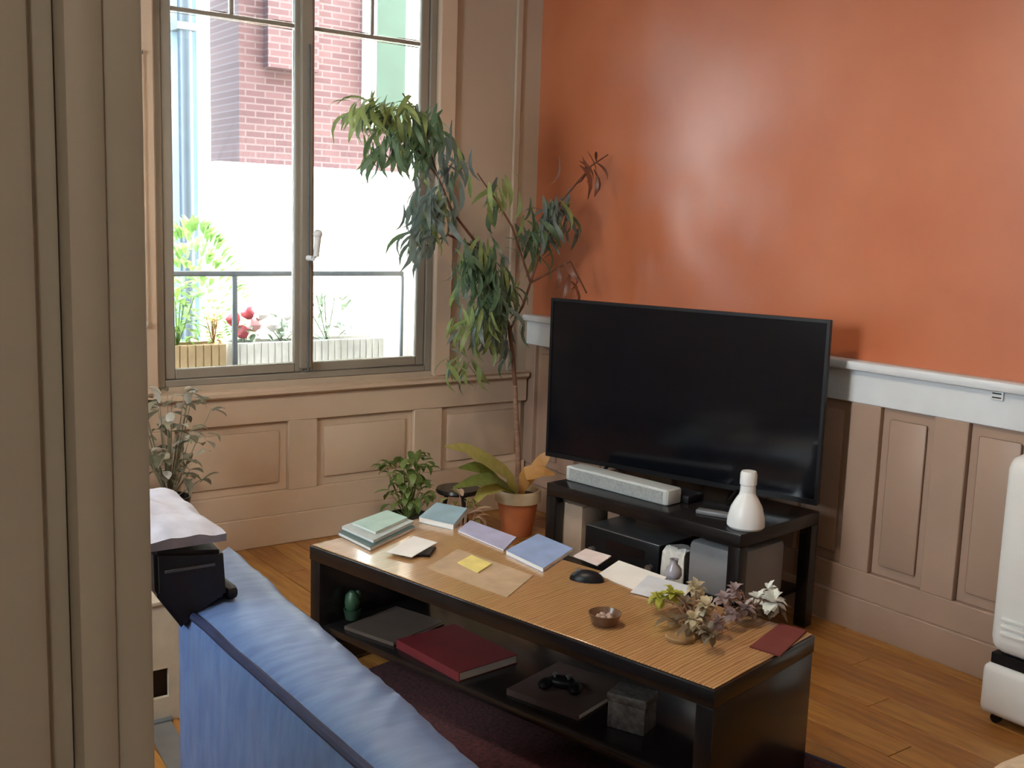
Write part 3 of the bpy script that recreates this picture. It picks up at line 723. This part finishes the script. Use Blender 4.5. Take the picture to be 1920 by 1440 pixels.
# ---- small leafy plants on the floor below the window
def small_plant(name, P_, h, n, spread, L, W, lmats, pm, label, seed, pr=.07, ph=.11, stems=True):
    rnd = random.Random(seed); o = empty(name, P_); tag(o, label, 'houseplant')
    add('pot', lathe(bmesh.new(), [(0, 0), (pr * .72, 0), (pr * .75, .004), (pr, ph), (pr * .9, ph), (pr * .85, ph - .015), (0, ph - .015)], 24), pm, o, True)
    for i in range(n):
        a = rnd.uniform(0, 6.28); rr = rnd.uniform(.1, 1) * spread; z = ph + rnd.uniform(.15, 1) * h
        tip = Vector((math.cos(a) * rr, math.sin(a) * rr, z))
        if stems and i % 3 == 0:
            add('stem', tube(bmesh.new(), [(0, 0, ph - .02), tip * .5 + Vector((0, 0, ph * .4)), tip], [.003, .0025, .0015], 5), lmats[0], o, True)
        d = Vector((math.cos(a) + rnd.gauss(0, .5), math.sin(a) + rnd.gauss(0, .5), rnd.gauss(.1, .5))).normalized()
        lo_ = add('leaf', leaf_strip(bmesh.new(), L * rnd.uniform(.7, 1.2), W, rnd.uniform(.2, .9), 4, .3), rnd.choice(lmats), o, True)
        lo_.matrix_local = Matrix.Translation(tip) @ d.to_track_quat('X', 'Z').to_matrix().to_4x4()
    return o
fern = [leaf_mat('soft_green_leaf', (.14, .22, .06), (.28, .36, .12)), leaf_mat('mid_green_leaf', (.07, .14, .03), (.16, .24, .07))]
pk = [leaf_mat('pinkish_leaf', (.50, .34, .24), (.62, .46, .34)), leaf_mat('olive_leaf', (.20, .20, .07), (.32, .30, .12))]
c = aty(764, 1000, 4.20); small_plant('leafy_plant', (c.x, 4.20, 0), .28, 110, .11, .07, .034, fern, cm('dark_grey_pot', (.03, .035, .035)), 'small bushy green plant in a dark pot below the window', 21, .10, .15)
c = aty(868, 1000, 3.78); small_plant('pale_plant', (c.x, 3.78, 0), .20, 34, .07, .075, .03, pk, cm('brown_pot', (.12, .06, .035)), 'pale pinkish plant in a brown pot between the green plant and the terracotta pot', 22, .09, .13)
# dark tray behind the coffee table
c = aty(858, 958, 4.06)
o = empty('low_stool', (c.x, 4.06, 0))
tag(o, 'low dark round stool between the coffee table and the window plants', 'stool')
zt_ = atz(0, 0, 0).z; hgt = .285
add('seat', lathe(bmesh.new(), [(0, hgt - .02), (.10, hgt - .02), (.105, hgt - .012), (.10, hgt), (0, hgt)], 28), 'black_brown', o, True)
for a in range(3):
    ca, sa = math.cos(a * 2.1 + .4), math.sin(a * 2.1 + .4)
    add('leg', tube(bmesh.new(), [(ca * .05, sa * .05, hgt - .02), (ca * .10, sa * .10, 0)], .01, 8), 'black_brown', o, True)

# ---- silvery plant on a stand at the left
c = aty(322, 930, 4.15)
ps = empty('plant_stand', (c.x, 4.15, 0)); tag(ps, 'dark round plant stand under the silvery plant below the window', 'plant stand')
hs = c.z - .12
add('top', lathe(bmesh.new(), [(0, hs - .02), (.13, hs - .02), (.13, hs), (0, hs)], 28), 'black_brown', ps, True)
for a in range(3):
    ca, sa = math.cos(a * 2.094), math.sin(a * 2.094)
    add('leg', tube(bmesh.new(), [(ca * .09, sa * .09, hs - .02), (ca * .13, sa * .13, 0)], .012, 8), 'black_brown', ps, True)
sv = [leaf_mat('silver_leaf', (.24, .24, .16), (.40, .40, .30)), leaf_mat('silver_leaf_dark', (.10, .10, .06), (.2, .2, .14)), leaf_mat('pale_leaf', (.55, .56, .48), (.70, .71, .64))]
small_plant('silvery_plant', (c.x - .01, 4.15, hs), .42, 120, .17, .08, .036, sv, cm('dark_glazed_pot', (.02, .02, .022), rough=.25), 'silvery grey-green plant with pale leaves in a dark pot beside the sofa', 31, .085, .12)

# ================================================================== RIGHT SIDE
# white appliance against the wainscot
AP = Vector((3.25, 1.54, 0))
o = empty('air_conditioner', AP); tag(o, 'white rounded portable air conditioner against the panelled wall', 'air conditioner')
a_, d_ = .165, .14
box('base', (-d_, -a_, .03), (d_, a_, .195), 'white', o, .025, 3)
box('body', (-d_ + .004, -a_ + .004, .228), (d_ - .004, a_ - .004, .86), 'white', o, .05, 4)
box('air_slot', (-d_ + .02, -a_ + .02, .1952), (d_ - .02, a_ - .02, .2278), 'bezel', o)
for i in range(3): box('louvre', (-d_ - .004, -a_ + .05, .30 + i * .022), (-d_ + .0038, a_ - .05, .31 + i * .022), 'white', o, .002)
box('control_panel', (-.07, -.10, .8602), (.07, .10, .866), MATS['grey_plastic'], o, .002)
for sx in (-.1, .1):
    for sy in (-.12, .12):
        add('castor', tube(bmesh.new(), [(sx - .01, sy, .015), (sx + .01, sy, .015)], .015, 12), 'bezel', o, True)
# small wall plate on the top rail
c = atx(1868, 742, XRW)
o = box('wall_plate', (-.008, -.022, -.016), (0, .022, .016), 'white_paint', None, .002); o.location = (XRW + .012, c.y, c.z)
tag(o, 'small white switch plate on the top rail of the panelling', 'switch')
for s in (-.007, .007):
    q = box('switch_slot', (-.0095, -.016, s - .002), (-.0081, .016, s + .002), 'bezel', o)
# beige pouf, corner of it just in frame
c = atz(1872, 1436, .37) + (R0 * .75 - Vector((math.sin(YAW), math.cos(YAW), 0)) * .66) * .19
o = empty('pouf', (c.x, c.y, 0)); tag(o, 'beige round fabric pouf in front of the door', 'pouf')
bm = lathe(bmesh.new(), [(0, 0), (.17, 0), (.20, .03), (.215, .15), (.215, .26), (.20, .36), (.16, .395), (0, .405)], 36); add('cushion', bm, cm('beige_linen', (.62, .48, .36), rough=.9, scale=50, bump=.2), o, True)
add('seam', lathe(bmesh.new(), [(.2065, .335), (.214, .34), (.2065, .345), (.20, .34), (.2065, .335)], 36), cm('tan_cord', (.4, .28, .18)), o, True)

# blind cord beside the window
c = aty(272, 612, YB - .05)
o = empty('blind_cord', c); tag(o, 'dark blind cord with a white knob hanging beside the window', 'cord')
add('cord', tube(bmesh.new(), [(0, 0, .02), (0, 0, 1.1)], .004, 6), 'iron', o, True); add('knob', blob(bmesh.new(), (0, 0, .008), .014, (1, 1, 1.3)), 'white', o, True)
box('hook', (-.01, -.004, 1.1), (.01, .05, 1.115), 'iron', o)

# unseen corridor lamp, added above and behind the camera as fill light
o = empty('corridor_fill_lamp', (-.35, -.75, ZC)); tag(o, 'added round white fill lamp on the corridor ceiling, out of view', 'lamp')
add('canopy', lathe(bmesh.new(), [(0, 0), (.06, 0), (.06, -.02), (0, -.02)], 24), 'metal', o, True)
add('shade', lathe(bmesh.new(), [(.16, -.021), (.17, -.05), (.15, -.1), (.14, -.1), (.155, -.05), (.15, -.021)], 28), 'white', o, True)
ld = bpy.data.lights.new('corridor_fill_bulb', 'POINT'); ld.energy = 4.5; ld.color = (1, .9, .76); ld.shadow_soft_size = .08
lo_ = bpy.data.objects.new('corridor_fill_bulb', ld); C.objects.link(lo_); lo_.parent = o; lo_.location = (0, 0, -.16)

# pendant lamp added above the frame, unseen, as warm fill for the room
o = empty('pendant_fill_lamp', (1.35, 2.35, ZC)); tag(o, 'added white fabric pendant fill lamp above the sofa, out of view', 'lamp')
add('canopy', lathe(bmesh.new(), [(0, 0), (.05, 0), (.05, -.02), (0, -.02)], 24), 'metal', o, True)
add('cable', tube(bmesh.new(), [(0, 0, -.02), (0, 0, -.2)], .004, 6), 'iron', o, True)
add('shade', lathe(bmesh.new(), [(.12, -.19), (.20, -.36), (.196, -.36), (.116, -.19)], 32), 'white', o, True)
ld = bpy.data.lights.new('pendant_fill_bulb', 'POINT'); ld.energy = 11; ld.color = (1, .84, .64); ld.shadow_soft_size = .07
lo_ = bpy.data.objects.new('pendant_fill_bulb', ld); C.objects.link(lo_); lo_.parent = o; lo_.location = (0, 0, -.33)

# ================================================================== OUTSIDE
ow = bmesh.new()   # unseen outer face of our own house, added to dim the facade opposite
for a, b in (((-12, -3.2), (WX0, 9)), ((WX1, -3.2), (15, 9)), ((WX0, -3.2), (WX1, WZ0 - .06)), ((WX0, WZ1), (WX1, 9))): bbox(ow, (a[0], YB + .262, a[1]), (b[0], YB + .30, b[1]))
struct(add('wall_outside', ow, 'render_cream'))
struct(box('ground', (-14, YB + .3, -3.2), (30, 40, -3.0), mat('pale_paving', (.50, .48, .42), .9)))
# window guard rail
o = empty('guard_rail', (2.155, 4.805, WZ0)); tag(o, 'thin grey iron guard rail outside the window', 'railing')
for nm, a, b in (('top_rail', (-.66, -.008, .462), (.66, .008, .486)), ('post', (-.254, -.008, .0), (-.230, .008, .462))):
    box(nm, a, b, 'iron', o, .003)
for sx in (-.655, .655): box('post', (sx - .008, -.008, 0), (sx + .008, .008, .462), 'iron', o, .003)
struct(box('window_ledge', (WX0, YG + .05, WZ0 - .06), (WX1, 5.10, WZ0), mat('pale_stone', (.55, .52, .46), .85)))
LZ = WZ0
def planter(name, x0, x1, m, label):
    o = empty(name, ((x0 + x1) / 2, 4.95, LZ)); tag(o, label, 'planter'); a = (x1 - x0) / 2
    bm = bmesh.new()
    for q0, q1 in (((-a, -.07, 0), (a, -.058, .14)), ((-a, .058, 0), (a, .07, .14)), ((-a, -.058, 0), (-a + .012, .058, .14)), ((a - .012, -.058, 0), (a, .058, .14)), ((-a + .012, -.058, 0), (a - .012, .058, .012))): bbox(bm, q0, q1)
    add('trough', bm, m, o); box('soil', (-a + .013, -.057, .013), (a - .013, .057, .12), 'soil', o)
    n = int((x1 - x0) / .035)
    for i in range(n): box('slat', (-a + i * 2 * a / n + .003, -.078, .003), (-a + (i + 1) * 2 * a / n - .003, -.0703, .138), m, o, .001, 1)
    return o
planter('wooden_planter', 1.60, 1.90, cm('pale_wood', (.42, .30, .17), rough=.8), 'slatted wooden planter on the window ledge under the bright green plant')
planter('stone_planter', 1.93, 2.75, cm('white_stone', (.62, .60, .56), rough=.9), 'long pale planter of flowers on the window ledge')
def ledge_plant(name, x, h, n, spread, L, W, mats, label, seed, heads=None, cat='plant'):
    rnd = random.Random(seed); z0 = LZ + .121; o = empty(name, (x, 4.95, z0)); tag(o, label, cat)
    for i in range(n):
        a = rnd.uniform(0, 6.28); rr = rnd.uniform(0, 1) ** .6 * spread; z = rnd.uniform(.05, 1) * h
        tip = Vector((math.cos(a) * rr, math.sin(a) * rr * .7, z))
        d = Vector((math.cos(a) + rnd.gauss(0, .5), math.sin(a) + rnd.gauss(0, .5), rnd.gauss(.4, .5))).normalized()
        q = add('leaf', leaf_strip(bmesh.new(), L * rnd.uniform(.7, 1.3), W, rnd.uniform(.2, .8), 3, .3), rnd.choice(mats), o, True)
        q.matrix_local = Matrix.Translation(tip) @ d.to_track_quat('X', 'Z').to_matrix().to_4x4()
        if i % 6 == 0: add('stem', tube(bmesh.new(), [(0, 0, 0), tip * .5, tip], .003, 5), mats[0], o, True)
    for (hx, hz, r, hm) in heads or []:
        add('flower', blob(bmesh.new(), (hx, rnd.uniform(-.06, .0), hz), r, seg=10, jitter=.5), hm, o, True)
bgm = [leaf_mat('lime_leaf', (.10, .18, .035), (.18, .26, .06)), leaf_mat('fresh_leaf', (.06, .14, .03), (.12, .21, .055))]
ogm = [leaf_mat('orange_leaf', (.26, .12, .03), (.34, .2, .06)), bgm[0]]
gym = [leaf_mat('sage_leaf', (.13, .16, .11), (.2, .24, .17)), leaf_mat('dusty_leaf', (.07, .09, .055), (.13, .16, .1))]
rd = cm('red_petal', (.45, .05, .07), var=.3); wp = cm('white_flower', (.8, .76, .74)); pkf = cm('pink_petal', (.7, .36, .36), var=.2)
ledge_plant('bushy_plant', 1.69, .33, 90, .085, .08, .03, bgm, 'bright lime green plant in the wooden planter', 41)
ledge_plant('orange_plant', 1.865, .16, 40, .035, .045, .022, ogm, 'low orange-yellow plant at the end of the wooden planter', 42)
ledge_plant('red_flowers', 2.02, .10, 34, .055, .05, .03, gym, 'red and pink flowers in the pale planter beside the rail post', 43, [(-.06, .13, .032, rd), (0, .16, .030, rd), (.04, .10, .034, pkf), (-.02, .07, .03, rd), (.07, .15, .03, wp)], 'flowers')
ledge_plant('white_flowers', 2.215, .14, 40, .06, .055, .028, gym, 'white flowers with sage leaves in the middle of the pale planter', 44, [(-.06, .10, .03, wp), (.0, .15, .028, wp), (.05, .08, .03, wp)], 'flowers')
ledge_plant('sage_plant', 2.46, .26, 60, .12, .08, .026, gym, 'tall sage green plant in the pale planter', 45, [(.05, .10, .03, wp)])

# neighbouring brick house
YN = 11.0
h = empty('brick_house', (6.5, YN, -3)); tag(h, 'neighbouring brick house with a cream ground floor and white windows', 'house')
H0 = Vector((6.5, YN, -3))
def hb(name, a, b, m, parent=h, bev=0):
    o = box(name, tuple(Vector(a) - H0), tuple(Vector(b) - H0), m, parent, bev); return o
hb('ground_floor_wall', (3.9, YN, -3), (13, YN + 6, 1.93), 'render_cream')
hb('string_course', (4.15, YN - .12, 1.93), (13, YN + 6, 2.05), 'white_ext', bev=.01)
hb('brick_wall', (4.45, YN + .02, 2.05), (13, YN + 6, 7.5), 'brick')
hb('chimney_breast', (4.72, YN - .10, 3.05), (5.3, YN + .019, 7.5), 'brick')
def house_window(x0, x1, z0, z1, nm=2):
    f = hb('window', (x0 - .12, YN - .05, z0 - .1), (x1 + .12, YN + .019, z1 + .1), 'white_ext')
    n = nm
    for i in range(n):
        a = x0 + (x1 - x0) * i / n + .03; b = x0 + (x1 - x0) * (i + 1) / n - .03
        hb('pane', (a, YN - .06, z0), (b, YN - .0505, z1), mat('green_glass', (.03, .055, .045), .1, .1, 2), f)
house_window(6.0, 6.9, 2.62, 4.6); house_window(8.0, 8.9, 2.62, 4.6)
hb('roof', (4.3, YN - .3, 7.5), (13.2, YN + 6.3, 7.8), cm('slate', (.08, .08, .1)))
# pale rendered house on the left with downpipe
h2 = empty('pale_house', (2.0, 9.2, -3)); tag(h2, 'pale blue rendered house beside the brick house', 'house'); H0 = Vector((2.0, 9.2, -3))
hb('wall', (-2.5, 9.2, -3), (3.42, 13, 7), 'render_blue', h2)
hb('corner_pilaster', (3.34, 9.15, -3), (3.44, 9.199, 7), 'white_ext', h2)
hb('cornice', (-2.6, 9.0, 3.9), (3.5, 9.149, 4.1), 'white_ext', h2)
bm = bmesh.new(); tube(bm, [(3.20 - 2, 9.08 - 9.2, 0), (3.20 - 2, 9.08 - 9.2, 6.6)], .06, 12); add('downpipe', bm, mat('blue_grey_pipe', (.03, .045, .07), .4), h2, True)
hb('pipe_bracket', (3.12, 9.02, 1.2), (3.28, 9.199, 1.26), 'iron', h2); hb('pipe_bracket', (3.12, 9.02, 3.0), (3.28, 9.199, 3.06), 'iron', h2)
# shrub beyond the window, left
o = empty('garden_shrub', (2.75, 7.7, -3)); tag(o, 'tall pale green shrub in the yard outside', 'shrub')
add('stem', tube(bmesh.new(), [(0, 0, 0), (.05, 0, 2), (0, 0, 3.6)], [.06, .04, .02]), 'bark', o, True)
rnd = random.Random(5); bm = bmesh.new()
for i in range(900):
    d = Vector((rnd.gauss(0, 1), rnd.gauss(0, 1), rnd.gauss(0, 1))).normalized(); p = Vector((d.x * .38, d.y * .38, 3.4 + d.z * 1.0)) * 1
    leaf_strip(bm, .12, .05, .4, 2, .3, Matrix.Translation(p) @ d.to_track_quat('X', 'Z').to_matrix().to_4x4())
q = add('foliage', bm, bgm[1], o); q['kind'] = 'stuff'

# everything standing on the coffee table or its shelf rises with the table, which stands on the rug
TABLE_CATS = {'magazine', 'phone', 'envelope', 'note pad', 'letter', 'paper', 'mat', 'folder', 'mouse', 'dried flowers', 'wood slice', 'vase', 'book', 'newspaper', 'catalogue', 'controller', 'ornament'}
for o in bpy.data.objects:
    if o.parent is None and (o.get('category') in TABLE_CATS or o.name in ('bowl', 'trinket_box')): o.location.z += LIFT
